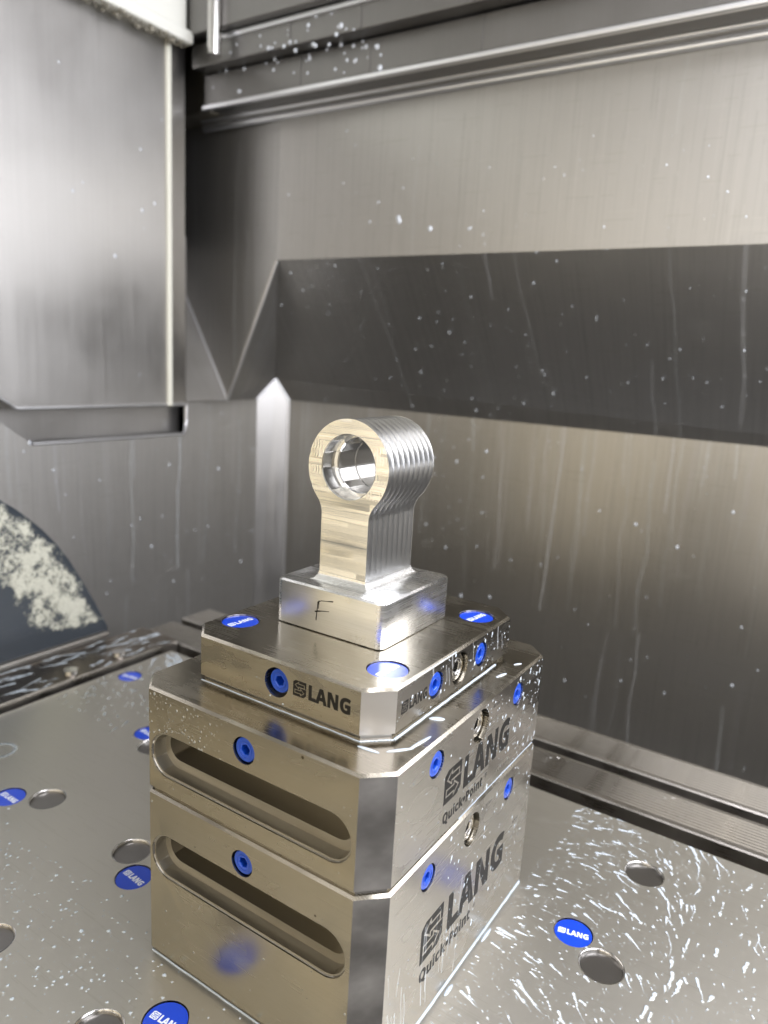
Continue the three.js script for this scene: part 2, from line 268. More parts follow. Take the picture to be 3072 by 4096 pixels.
// out-of-view rest of the enclosure, closed in for the reflections
const palePaint = new THREE.MeshStandardMaterial({ name: 'pale_machine_paint', color: new THREE.Color().setRGB(0.5, 0.5, 0.48), roughness: 0.5 });  // tone of the unseen roof and front wall, chosen to lift reflections
const greyPaint = new THREE.MeshStandardMaterial({ name: 'grey_machine_paint', color: new THREE.Color().setRGB(0.22, 0.22, 0.22), roughness: 0.5 });
structure(mesh('wall_right', boxGeo(680, 700, FLOOR, 1100, -660, 740), sheetSteel));
structure(mesh('ceiling', boxGeo(-900, 720, 1100, 1130, -700, 760), palePaint));
structure(mesh('machine_floor', boxGeo(-900, 720, FLOOR - 30, FLOOR, -700, 760), greyPaint));
structure(mesh('unseen_wall_front', boxGeo(-900, 700, FLOOR, 1100, 712, 740), palePaint));
for (const [name, label, pos, tgt, w, h, col, inten] of lampSpecs) {
  const L = new THREE.RectAreaLight(col, inten, w, h); L.position.set(...pos); L.lookAt(...tgt); L.name = name + '_light'; scene.add(L);
  const g = group(name); tag(g, label, name.includes('lamp') ? 'lamp' : 'window'); g.position.set(...pos); g.quaternion.copy(L.quaternion);
  // unseen bars before the pane, placed to break up its reflections
  const dir = V(...tgt).sub(V(...pos)).normalize(); g.position.addScaledVector(dir, -0.012);
  g.lookAt(...tgt);
  mesh(name.includes('lamp') ? 'lamp_housing' : 'window_frame', new RoundedBoxGeometry(w + 0.05, h + 0.05, 0.04, 2, 0.01).translate(0, 0, -0.022), greyPaint, g);
  mesh('lit_pane', new THREE.BoxGeometry(w, h, 0.006).translate(0, 0, 0.003), new THREE.MeshStandardMaterial({ name: 'lit_pane', color: 0xffffff, emissive: col, emissiveIntensity: inten * 0.12, roughness: 0.6 }), g);  // glowing face of the unseen source
  if (name === 'unseen_front_window') { for (const k of [-0.25, 0.02, 0.27]) mesh('unseen_glazing_bar', new RoundedBoxGeometry(0.045, h, 0.02, 2, 0.004).translate(k * w, 0, 0.03), greyPaint, g); for (const k of [-0.2, 0.22]) mesh('unseen_glazing_bar', new RoundedBoxGeometry(w, 0.05, 0.02, 2, 0.004).translate(0, k * h, 0.055), greyPaint, g); }
}

// ---------------------------------------------------------------- machine table
const TY = 1;   // top of the slotted table beside the plate
const table = tag(group('machine_table'), 'slotted steel machine table with ribbed strips behind the perforated plate', 'machine table');
{
  const strip = (z0, z1, ribs, x0 = -474, x1 = 474) => {   // profile across z, extruded along x
    const pts = []; const n = ribs; pts.push([z0, -40], [z0, TY - 1.2], [z0 + 1.2, TY]);
    const a = z0 + 5, b = z1 - 5, step = (b - a) / n; for (let i = 0; i < n; i++) { const s = a + i * step; pts.push([s, TY], [s + step * 0.18, TY - 1.3], [s + step * 0.55, TY - 1.3], [s + step * 0.73, TY]); }
    pts.push([z1 - 1.2, TY], [z1, TY - 1.2], [z1, -40]);
    const list = []; for (let i = 0; i < pts.length; i++) { const [za, ya] = pts[i], [zb, yb] = pts[(i + 1) % pts.length]; list.push([V(x0, ya, za), V(x1, ya, za), V(x1, yb, zb)], [V(x0, ya, za), V(x1, yb, zb), V(x0, yb, zb)]); }
    const sh = pts.map(([z, y]) => new THREE.Vector2(z, y)); for (const [i, j, k] of THREE.ShapeUtils.triangulateShape(sh, [])) { list.push([V(x1, pts[i][1], pts[i][0]), V(x1, pts[j][1], pts[j][0]), V(x1, pts[k][1], pts[k][0])], [V(x0, pts[i][1], pts[i][0]), V(x0, pts[k][1], pts[k][0]), V(x0, pts[j][1], pts[j][0])]); }
    return triGeo(list.map((t) => [t[0], t[2], t[1]]));
  };
  mesh('slotted_strip', strip(-331, -282, 9), tableSteel, table);
  mesh('slotted_strip', strip(-268, -221, 9), tableSteel, table);
  mesh('slot_floor', boxGeo(-473, 473, -60, -22, -330, 330), tableSteel, table);
  mesh('slot_floor', boxGeo(-472, 472, -21.9, -14, -281.5, -268.5), tableSteel, table);
}
const sideRail = new Face(70, 560, 3, 'rgb(120,112,102)', 70, 91);
for (let i = 0; i < 130; i++) { const r = sideRail.r; const x = r() * 70, y = r() * 560, s = 0.5 + r() * 2; splat((a, b, q) => sideRail.drop(a, b, q, 0.55 + r() * 0.3), r, x, y, s, 1.2 + r() * 0.9, 6 + r() * 40); }
{ // side rail beside the plate on the left
  const x0 = -474, x1 = -411, z0 = -219, z1 = 330;
  const g = boxGeo(x0, x1, -20, 6, z0, z1), m = sideRail.material('wet_side_rail', 4e-4);
  const side = mesh('side_rail', printable(g, [{ test: (n) => n.y > 0.9, uv: (q) => [(q.x / mm - x0) / (x1 - x0), 1 - (q.z / mm - z0) / (z1 - z0)] }]), [tableSteel, m], table);
  for (const [u, v] of [[283, 2692], [475, 2619]]) { const q = at(u, v, 'y', 6); mesh('bolt_head', new THREE.CylinderGeometry(7 * mm, 8 * mm, 4 * mm, 20).translate(q.x * mm, 8 * mm, q.z * mm), shinySteel, table); }
}

// ---------------------------------------------------------------- geometry with printed faces
// splits triangles into material groups: group 0 plain, group i+1 the faces that pass tests[i], with uv of their own
function printable(geo, tests) {
  const g = flatUV(geo.index ? geo.toNonIndexed() : geo), p = g.attributes.position, uv = g.attributes.uv, nn = g.attributes.normal;
  const order = [[], ...tests.map(() => [])], a = V(), b = V(), c = V(), n = V(), m = V();
  for (let i = 0; i < p.count; i += 3) {
    a.fromBufferAttribute(p, i); b.fromBufferAttribute(p, i + 1); c.fromBufferAttribute(p, i + 2); n.copy(b).sub(a).cross(c.clone().sub(a)).normalize(); m.copy(a).add(b).add(c).multiplyScalar(1 / 3 / mm);
    const w = tests.findIndex((t) => t.test(n, m)); order[w + 1].push(i);
    if (w >= 0 && tests[w].uv) [a, b, c].forEach((q, k) => uv.setXY(i + k, ...tests[w].uv(q)));
  }
  const out = new THREE.BufferGeometry(), P = [], U = [], N = []; let start = 0;
  order.forEach((list, gi) => { for (const i of list) for (let k = 0; k < 3; k++) { P.push(p.getX(i + k), p.getY(i + k), p.getZ(i + k)); U.push(uv.getX(i + k), uv.getY(i + k)); N.push(nn.getX(i + k), nn.getY(i + k), nn.getZ(i + k)); } if (list.length) out.addGroup(start, list.length * 3, gi); start += list.length * 3; });
  out.setAttribute('position', new THREE.Float32BufferAttribute(P, 3)); out.setAttribute('uv', new THREE.Float32BufferAttribute(U, 2)); out.setAttribute('normal', new THREE.Float32BufferAttribute(N, 3)); return out;
}
const evaluator = new Evaluator(); evaluator.useGroups = false; evaluator.attributes = ['position', 'normal', 'uv'];
function carve(geo, cuts) { let b = new Brush(geo); b.updateMatrixWorld(true); for (const c of cuts) { const k = new Brush(c); k.updateMatrixWorld(true); b = evaluator.evaluate(b, k, SUBTRACTION); } return b.geometry; }
function octagon(w, d, c, inset) { const W = w / 2 - inset, D = d / 2 - inset, k = c - inset * 0.586; return [[-W + k, D], [W - k, D], [W, D - k], [W, -D + k], [W - k, -D], [-W + k, -D], [-W, -D + k], [-W, D - k]]; }
function chamferedBlock(w, d, h, c, bevel, rIn, rH) {   // local: base at y 0, centred
  const rings = [[rIn, 0], [rIn, rH], [0, rH], [0, h - bevel], [bevel, h]].map(([i, y]) => octagon(w, d, c, i).map(([x, z]) => V(x, y, z)));
  const list = []; for (let k = 0; k + 1 < rings.length; k++) for (let i = 0; i < 8; i++) { const j = (i + 1) % 8, A = rings[k][i], B = rings[k][j], C = rings[k + 1][j], D = rings[k + 1][i]; list.push([A, B, C], [A, C, D]); }
  const top = rings[rings.length - 1], bot = rings[0]; for (let i = 1; i < 7; i++) { list.push([top[0], top[i], top[i + 1]], [bot[0], bot[i + 1], bot[i]]); }
  return triGeo(list);
}
const cylY = (x, y, z, r, depth) => new THREE.CylinderGeometry(r * mm, r * mm, depth * 2 * mm, 40).translate(x * mm, y * mm, z * mm);
const cylZ = (x, y, z, r, depth) => new THREE.CylinderGeometry(r * mm, r * mm, depth * 2 * mm, 40).rotateX(Math.PI / 2).translate(x * mm, y * mm, z * mm);
const cylX = (x, y, z, r, depth) => new THREE.CylinderGeometry(r * mm, r * mm, depth * 2 * mm, 40).rotateZ(Math.PI / 2).translate(x * mm, y * mm, z * mm);
function capsuleCut(x0, x1, y0, y1, z, depth, grow = 0) {
  const r = (y1 - y0) / 2 + grow, cy = (y0 + y1) / 2, a = x0 - grow + r, b = x1 + grow - r, s = new THREE.Shape(); s.absarc(b * mm, cy * mm, r * mm, -Math.PI / 2, Math.PI / 2, false); s.absarc(a * mm, cy * mm, r * mm, Math.PI / 2, Math.PI * 1.5, false); s.closePath();
  return new THREE.ExtrudeGeometry(s, { depth: depth * 2 * mm, bevelEnabled: false, curveSegments: 18 }).translate(0, 0, (z - depth) * mm);
}
function slotLip(x0, x1, y0, y1, z) {   // broken edge round the slot
  const r = (y1 - y0) / 2, cy = (y0 + y1) / 2, s = new THREE.Shape(); s.absarc((x1 - r) * mm, cy * mm, r * mm, -Math.PI / 2, Math.PI / 2, false); s.absarc((x0 + r) * mm, cy * mm, r * mm, Math.PI / 2, Math.PI * 1.5, false); s.closePath();
  return new THREE.ExtrudeGeometry(s, { depth: 3 * mm, bevelEnabled: true, bevelThickness: 1.4 * mm, bevelSize: 1.2 * mm, bevelSegments: 3, curveSegments: 18 }).translate(0, 0, (z + 0.05) * mm);
}
// screw head with hexagon socket, axis +z, face at z 0, radius r
function screwGeo(r, socket, depth = 5) {
  const s = new THREE.Shape(); s.absarc(0, 0, r * 0.9 * mm, 0, Math.PI * 2, false); const h = new THREE.Path(); for (let i = 0; i <= 6; i++) { const a = i * Math.PI / 3 + 0.3; h[i ? 'lineTo' : 'moveTo'](Math.cos(a) * socket * mm, Math.sin(a) * socket * mm); } s.holes.push(h);
  const head = new THREE.ExtrudeGeometry(s, { depth: (depth - 1) * mm, bevelEnabled: true, bevelThickness: 0.8 * mm, bevelSize: r * 0.08 * mm, bevelSegments: 2, curveSegments: 28 }).translate(0, 0, -depth * mm);
  const rim = new THREE.TorusGeometry(r * 0.63 * mm, 0.22 * mm, 6, 36).translate(0, 0, -0.1 * mm);
  const floor = new THREE.CylinderGeometry(socket * mm, socket * mm, 0.6 * mm, 24).rotateX(Math.PI / 2).translate(0, 0, (-depth + 0.8) * mm);
  return { head: mergeGeometries([head.toNonIndexed ? (head.index ? head.toNonIndexed() : head) : head, rim.toNonIndexed()]), floor };
}
const SB = screwGeo(6.6, 3.4, 8), SS = screwGeo(8.2, 4.2, 8);
function screw(parent, x, y, z, turn, big, sink) {
  const G = big ? SS : SB; const o = mesh(big ? 'clamping_screw' : 'plug_screw', G.head, big ? shinySteel : bluePaint, parent);
  o.position.set(x * mm, y * mm, z * mm); o.rotation.y = turn; o.translateZ(-sink * mm); mesh('hex_socket', G.floor, big ? shinySteel : bluePaint, o); return o;
}
function soften(geo, deg = 32) { return toCreasedNormals(geo, deg * Math.PI / 180); }

// ---------------------------------------------------------------- perforated base plate
const PX0 = -405, PX1 = 405, PZ0 = -205, PZ1 = 330;
const plate = tag(group('fixture_plate'), 'large ground steel fixture plate with round bores and blue caps, splashed with white coolant', 'fixture plate');
const capTex = (() => { const [c, x] = canvasOf(256, 256, '#0b42c8'); drawLogo(x, 24, 102, 52, '#e9eef5', '#0b42c8'); fitText(x, 'LANG', 82, 104, 152, 46, '#e9eef5'); return texOf(c, true); })();
const capMat = new THREE.MeshPhysicalMaterial({ name: 'blue_printed_cap', map: capTex, roughness: 0.3, clearcoat: 0.5, clearcoatRoughness: 0.1 });
const capSide = new THREE.MeshStandardMaterial({ name: 'cap_rim', color: new THREE.Color().setRGB(0.55, 0.52, 0.47), roughness: 0.25, metalness: 1 });
const capGeo = (r) => { const g = new THREE.CylinderGeometry(r * mm, r * mm, 3 * mm, 48).translate(0, -1.5 * mm, 0); return g; };
const capG12 = capGeo(11.6), capG11 = capGeo(10.4);
function cap(parent, x, y, z, r, a, b) {   // a, b: photo pixels along the lettering
  const o = mesh('cover_cap', r > 11 ? capG12 : capG11, [capSide, capMat, capSide], parent); o.position.set(x * mm, (y - 0.7) * mm, z * mm);
  if (a) { const p = at(...a, 'y', y), q = at(...b, 'y', y); o.rotation.y = Math.atan2(q.x - p.x, q.z - p.z); } return o;
}
const capSpots = [[-128, 66, [500, 3470], [580, 3535]], [-275, 66, [10, 3170], [62, 3205]], [127.5, -65.5, [2235, 3710], [2350, 3745]], [-27, 125.5, [640, 4060], [700, 4096]], [-382, -129, [495, 2698], [545, 2712]], [-272, -63, [560, 2915], [600, 2940]]];
const boreSpots = []; for (let i = -3; i <= 3; i++) for (let j = -2; j <= 2; j++) { const x = i * 100 + 50, z = j * 100 - 50; if (Math.abs(x) < 92 && Math.abs(z) < 110 || x === 50 && z === -150) continue; boreSpots.push([x, z]); }
{
  const cuts = []; for (const [x, z] of boreSpots) if (x < 350) cuts.push(cylY(x, 0, z, 13, 8)); for (const [x, z] of capSpots) cuts.push(cylY(x, 0, z, 12.2, 4));
  const bev = 2, W = PX1 - PX0, D = PZ1 - PZ0;
  const rings = [[0, -24], [0, -bev], [bev, 0]].map(([i, y]) => [[PX0 + i, PZ1 - i], [PX1 - i, PZ1 - i], [PX1 - i, PZ0 + i], [PX0 + i, PZ0 + i]].map(([x, z]) => V(x, y, z)));
  const list = []; for (let k = 0; k < 2; k++) for (let i = 0; i < 4; i++) { const j = (i + 1) % 4; list.push([rings[k][i], rings[k][j], rings[k + 1][j]], [rings[k][i], rings[k + 1][j], rings[k + 1][i]]); }
  const t = rings[2], b = rings[0]; list.push([t[0], t[1], t[2]], [t[0], t[2], t[3]], [b[0], b[2], b[1]], [b[0], b[3], b[2]]);
  const geo = carve(triGeo(list), cuts);
  const f = new Face(W, D, 2.5, 'rgb(204,201,192)', 108, 101), r = f.r;
  const put = (x, z, s, ang, len, al = 0.88) => splat((a, b2, q) => f.drop(a, b2, q, al), r, x - PX0, z - PZ0, s, ang, len);
  // right of the stack: splashes that run away from it and then towards the front
  for (let i = 0; i < 3700; i++) {
    const x = 86 + r() * 320, z = PZ0 + 2 + r() * 330, far = Math.min(1, (x - 86) / 120); if (r() > 0.75 - 0.3 * far + (z < -130 ? 0.2 : 0)) continue;
    const rad = Math.atan2(z + 20, x - 20) * 0.6, ang = rad * (1 - far) + (Math.PI * 0.5 + (r() - 0.5) * 0.7) * far + (r() - 0.5) * 0.6, big = r();
    put(x, z, big < 0.72 ? 0.2 + r() * 0.42 : 0.4 + r() * 0.7, ang, big < 0.72 ? r() * 4 : 4 + r() * r() * (14 + 26 * far));
  }
  for (let i = 0; i < 1600; i++) { const x = 84 + Math.abs(r() + r() - 1) * 200, z = PZ0 + r() * 330; put(x, z, 0.15 + r() * 0.3, 0, 0, 0.8); }
  // fine mist in front on the left, sparse runs by the far left edge
  for (let i = 0; i < 1500; i++) { const x = -300 + r() * 330, z = 80 + r() * 200, c = 105 + (x + 100) * 0.12; if (Math.abs(z - c - 30) > 20 + r() * 60) continue; put(x, z, 0.26 + r() * r() * 0.9, 0.9, r() < 0.15 ? 2 : 0, 0.85); }
  for (let i = 0; i < 170; i++) put(-300 - r() * 80 + r() * 60, 60 + r() * 90, 0.3 + r() * 0.8, 0.3 + r() * 0.5, r() * 8, 0.7);
  for (let i = 0; i < 260; i++) put(-400 + r() * 160, -200 + r() * 150, 0.5 + r() * 1.2, 0.4 + r() * 0.9, r() * 12, 0.22);
  for (let i = 0; i < 60; i++) put(-400 + r() * 250, -203 + r() * 40, 0.8 + r() * 2, r() * 1.2, 6 + r() * 30, 0.5);
  for (let i = 0; i < 90; i++) { const a = i / 90 * 6.283, q = 11.5 + Math.sin(i * 0.9) * 0.6; f.drop(-343 + Math.cos(a) * q - PX0, 34 + Math.sin(a) * q - PZ0, 1.1 + (i % 7) * 0.12, 0.3); }   // dried ring
  const m = f.material('wet_ground_plate', 2.5e-4);
  mesh('plate_body', printable(soften(geo), [{ test: (n, q) => n.y > 0.9 && q.y > -0.5, uv: (q) => [(q.x / mm - PX0) / W, 1 - (q.z / mm - PZ0) / D] }]), [steel, m], plate);
  const plugSteel = new THREE.MeshStandardMaterial({ name: 'dull_plug_steel', color: new THREE.Color().setRGB(0.27, 0.26, 0.25), roughness: 0.32, metalness: 1 });
  const rimG = new THREE.LatheGeometry([[13.6, 0.05], [13.0, 0.08], [12.1, -1.1], [12.1, -4]].map(([a, y]) => new THREE.Vector2(a * mm, y * mm)), 48);
  const plugG = new THREE.CylinderGeometry(12.2 * mm, 12.2 * mm, 3 * mm, 40);
  for (const [x, z] of boreSpots) if (x < 350) { const o = mesh('bore_plug', plugG, plugSteel, plate); o.position.set(x * mm, -3.9 * mm, z * mm); const ri = mesh('bore_rim', rimG, shinySteel, plate); ri.position.set(x * mm, 0, z * mm); }
  for (const [x, z, a, b2] of capSpots) cap(plate, x, 0, z, 12, a, b2);
}

// ---------------------------------------------------------------- riser blocks and top clamping plate
function drops(f, n, seed, box, maxR = 1.1, al = 0.85) { const r = rng(seed); for (let i = 0; i < n; i++) { const x = box[0] + r() * (box[2] - box[0]), y = box[1] + r() * (box[3] - box[1]), s = 0.25 + r() * r() * maxR; splat((a, b, q) => f.drop(a, b, q, al), r, x, y, s, Math.PI / 2 + 0.15, s > 0.7 ? s * 3.4 * r() + 1 : 0); } }
function riser(name, label, y0, h, W, D, c, opts) {
  const g = group(name); g.position.y = y0 * mm; tag(g, label, 'riser block', 'riser blocks of the stack');
  const zf = D / 2, xr = W / 2, L = (y) => y - y0;   // L: world height -> local
  const cuts = [capsuleCut(-67, 66, L(opts.slot[0]), L(opts.slot[1]), zf, 9), slotLip(-67, 66, L(opts.slot[0]), L(opts.slot[1]), zf), capsuleCut(-63, 62, L(opts.slot[0]) + 5, L(opts.slot[1]) - 1.5, zf, 28),
    cylZ(0.5, L(opts.sy), zf, 7.2, 9), cylX(xr, L(opts.sy), 50.2, 7.2, 9), cylX(xr, L(opts.sy), 1, 9.6, 11), cylX(xr, L(opts.sy), -49.5, 7.2, 9)];
  const geo = soften(carve(chamferedBlock(W, D, h, c, 1.3, 2.6, 3.3), cuts));
  const fw = D - 2 * c, fF = W - 2 * c;
  const right = opts.right(fw, h), front = opts.front(fF, h);
  mesh('block_body', printable(geo, [
    { test: (n, q) => n.x > 0.98 && q.x > xr - 0.2, uv: (q) => [(D / 2 - c - q.z / mm) / fw, q.y / mm / h] },
    { test: (n, q) => n.z > 0.98 && q.z > zf - 0.2, uv: (q) => [(q.x / mm + W / 2 - c) / fF, q.y / mm / h] },
    { test: (n) => Math.abs(n.x) > 0.4 && Math.abs(n.z) > 0.4 && Math.abs(n.y) < 0.2 },
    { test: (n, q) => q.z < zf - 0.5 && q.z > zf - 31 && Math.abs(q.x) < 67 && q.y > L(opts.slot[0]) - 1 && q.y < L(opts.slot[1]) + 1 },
  ]), [steel, right.material('printed_ground_steel', 5e-4), front.material('warm_lit_front_steel', 3e-4), rolledSteel, milledSteel], g);
  screw(g, 0.5, L(opts.sy), zf, 0, false, 0.8);
  screw(g, xr, L(opts.sy), 50.2, Math.PI / 2, false, 0.4); screw(g, xr, L(opts.sy), 1, Math.PI / 2, true, 2.5); screw(g, xr, L(opts.sy), -49.5, Math.PI / 2, false, 0.4);
  return g;
}
const BW = 163.76, BD = 198.76, BC = 12.3;
function bigPrint(f, h, y0, o) {   // o in world mm: z from left to right edge of the face, y heights
  const X = (z) => BD / 2 - BC - z, Y = (y) => h - (y - y0);
  f.scaled(() => f.etch((c, fg) => {
    const bg = c === f.c ? 'rgb(174,169,160)' : 'rgb(255,62,255)';
    drawLogo(c, X(o.logo[0]), Y(o.logo[2]), o.logo[0] - o.logo[1], fg, bg);
    fitText(c, 'LANG', X(o.text[0]), Y(o.text[3]), o.text[0] - o.text[1], o.text[3] - o.text[2], fg);
    fitText(c, 'Quick•Point', X(o.qp[0]), Y(o.qp[3]), o.qp[0] - o.qp[1], o.qp[3] - o.qp[2], fg);
    c.lineWidth = 0.35; c.strokeStyle = fg; c.beginPath(); c.arc(X(o.reg[0]), Y(o.reg[1]), 1.3, 0, 7); c.stroke(); fitText(c, 'R', X(o.reg[0]) - 0.6, Y(o.reg[1]) - 0.7, 1.2, 1.4, fg);
    for (const dy of [0, 3.4]) for (let k = 0; k < 9; k++) if ((k * 7 + dy) % 5) c.fillRect(X(o.small[0]) + k * 3 - dy * 0.2, Y(o.small[1]) + dy, 2.2, 1.5); 
    fitText(c, '30 Nm', X(o.nm[0]), Y(o.nm[1]), 9, 2.2, fg, '200px sans-serif'); fitText(c, '3009', X(o.no[0]), Y(o.no[1]), 9, 2.2, fg, '200px sans-serif');
  }));
}
riser('riser_block', 'lowest and tallest riser block of the stack, standing on the fixture plate', 0, 104.4, BW, BD, BC, {
  slot: [55.5, 80], sy: 90.2,
  right: (w, h) => { const f = new Face(w, h, 8, 'rgb(174,169,160)', 62, 201); bigPrint(f, h, 0, { logo: [53, 29.3, 63], text: [25.5, -51, 40, 61.5], qp: [52.5, -6.5, 27.5, 34.5], reg: [-11.5, 33], small: [-20, 31], nm: [-15, 97], no: [-61, 61] });
    drops(f, 210, 5, [60, 0, w, h], 0.9); drops(f, 130, 6, [0, 40, w, h], 0.5); for (let i = 0; i < 26; i++) { const x = f.r() * w * 0.6, y = 40 + f.r() * 40; f.film(x, y, x + (f.r() - 0.5) * 4, y + 10 + f.r() * 20, 0.5 + f.r() * 0.8, 0.25 + f.r() * 0.4); } return f; },
  front: (w, h) => { const f = new Face(w, h, 6, 'rgb(174,167,150)', 58, 211); drops(f, 34, 7, [0, 0, w, h], 0.45, 0.5); for (const [x, y, s] of [[118, 20, 0.6], [119.5, 27, 0.5], [36, 20, 0.4], [22, 12, 0.25]]) { f.c.fillStyle = 'rgba(50,40,25,0.75)'; f.c.beginPath(); f.c.arc(x * 6, y * 6, s * 6, 0, 7); f.c.fill(); } return f; },  // front toned warmer than the right face: warm light put into colour
});
riser('riser_block', 'flatter riser block between the tallest block and the clamping plate', 104.4, 61.8, BW, BD, BC, {
  slot: [118, 141.4], sy: 153.3,
  right: (w, h) => { const f = new Face(w, h, 8, 'rgb(174,169,160)', 62, 301); bigPrint(f, h, 104.4, { logo: [40, 21.3, 143.6], text: [19.5, -42, 124.3, 142], qp: [39.6, -7, 113.8, 119.6], reg: [-11.5, 118], small: [-19, 117], nm: [-13, 160], no: [-67.5, 160] });
    drops(f, 230, 8, [70, 0, w, h], 0.9); drops(f, 60, 9, [0, 0, w, h], 0.5); return f; },
  front: (w, h) => { const f = new Face(w, h, 6, 'rgb(174,167,150)', 58, 311); drops(f, 130, 10, [0, 2, 55, 26], 0.5, 0.5); drops(f, 40, 11, [0, 0, w, h], 0.35, 0.5); f.c.fillStyle = 'rgba(60,50,30,0.7)'; f.c.beginPath(); f.c.arc(107 * 6, 3 * 6, 5, 0, 7); f.c.fill(); return f; },  // same warm light put into the front tone
});
// top clamping plate
const TP = tag(group('clamping_plate'), 'ground steel clamping plate with three blue caps under the aluminium workpiece', 'clamping plate');
const TX = -0.68, TZ = -1.77, TW = 131.8, TD = 156.3, TC = 12.4, TH = 27, TY0 = 166.2;
TP.position.set(TX * mm, TY0 * mm, TZ * mm);
{
  const zf = TD / 2, xr = TW / 2, sy = 15, lz = (z) => z - TZ;
  const caps = [[-52.8, 47.6, [1030, 2502], [930 + 60, 2470]], [49.4, 48.5, [1511, 2696], [1603, 2647]], [48.5, -53.6, [1868, 2474], [1944, 2445]]];
  const bores = [[-27.5, 24.2], [23.5, 24.2], [26, -29]].map(([x, z]) => [x - TX, z - TZ]);
  const cuts = [cylZ(1.2, sy, zf, 8, 10), cylX(xr, sy, lz(25.4), 7.3, 9), cylX(xr, sy, lz(-1.6), 9.4, 11), cylX(xr, sy, lz(-27.9), 7.3, 9), ...caps.map(([x, z]) => cylY(x - TX, TH, z - TZ, 11, 4)), ...bores.map(([x, z]) => cylY(x, TH, z, 8.6, 18))];
  const geo = soften(carve(chamferedBlock(TW, TD, TH, TC, 1.4, 2.4, 3.6), cuts));
  const fw = TD - 2 * TC, fF = TW - 2 * TC;
  const right = new Face(fw, TH, 9, 'rgb(156,152,145)', 58, 401), front = new Face(fF, TH, 9, 'rgb(174,167,150)', 58, 411);  // warm light put into the front tone; right face set darker
  const Xr = (z) => TD / 2 - TC - lz(z), Yt = (y) => TH - (y - TY0), Xf = (x) => x - TX + TW / 2 - TC;
  right.scaled(() => right.etch((c, fg) => { const bg = c === right.c ? 'rgb(156,152,145)' : 'rgb(255,58,255)'; drawLogo(c, Xr(59.5), Yt(183.9), 6.4, fg, bg); fitText(c, 'LANG', Xr(52.4), Yt(183.6), 18, 5.6, fg); fitText(c, 'Quick•Point', Xr(-41), Yt(184), 18, 2.6, fg); fitText(c, 'Art. Nr. 45600', Xr(-41), Yt(180), 20, 2, fg); fitText(c, '30Nm', Xr(-14), Yt(176), 8, 2, fg, '200px sans-serif'); }));
  front.scaled(() => front.etch((c, fg) => { const bg = c === front.c ? 'rgb(174,167,150)' : 'rgb(255,58,255)'; drawLogo(c, Xf(11.5), Yt(186.4), 8.4, fg, bg); fitText(c, 'LANG', Xf(20.8), Yt(186), 26.8, 7.6, fg); }));
  drops(right, 80, 12, [30, 0, fw, TH], 1.1); drops(right, 14, 14, [0, 0, 30, TH], 0.7); drops(front, 14, 13, [40, 12, 70, TH], 0.5);
  for (let i = 0; i < 12; i++) { const x = 32 + right.r() * (fw - 32), y = right.r() * 12; right.film(x, y, x + 2, y + 6 + right.r() * 9, 0.5 + right.r(), 0.5); }
  mesh('block_body', printable(geo, [
    { test: (n, q) => n.x > 0.98 && q.x > xr - 0.2, uv: (q) => [(TD / 2 - TC - q.z / mm) / fw, q.y / mm / TH] },
    { test: (n, q) => n.z > 0.98 && q.z > zf - 0.2, uv: (q) => [(q.x / mm + TW / 2 - TC) / fF, q.y / mm / TH] },
    { test: (n) => Math.abs(n.x) > 0.4 && Math.abs(n.z) > 0.4 && Math.abs(n.y) < 0.2 },
    { test: (n, q) => q.y < TH - 4.5 && q.y > TH - 19 && Math.abs(q.x) < 40 && Math.abs(q.z) < 45 },
  ]), [steel, right.material('printed_ground_steel', 5e-4), front.material('warm_lit_front_steel', 3e-4), bareChamfer, steel], TP);
  screw(TP, 1.2, sy, zf, 0, false, 2.2); screw(TP, xr, sy, lz(25.4), Math.PI / 2, false, 0.4); screw(TP, xr, sy, lz(-1.6), Math.PI / 2, true, 2); screw(TP, xr, sy, lz(-27.9), Math.PI / 2, false, 0.4);
  const bluePx = [[[905, 2497], [1012, 2465]], [[1511, 2696], [1603, 2647]], [[1868, 2474], [1944, 2445]]];
  caps.forEach(([x, z], i) => { const o = cap(TP, 0, 0, 0, 10, null); o.position.set((x - TX) * mm, (TH - 0.7) * mm, (z - TZ) * mm); const p = at(...bluePx[i][0], 'y', 193), q = at(...bluePx[i][1], 'y', 193); o.rotation.y = Math.atan2(q.x - p.x, q.z - p.z); });
}

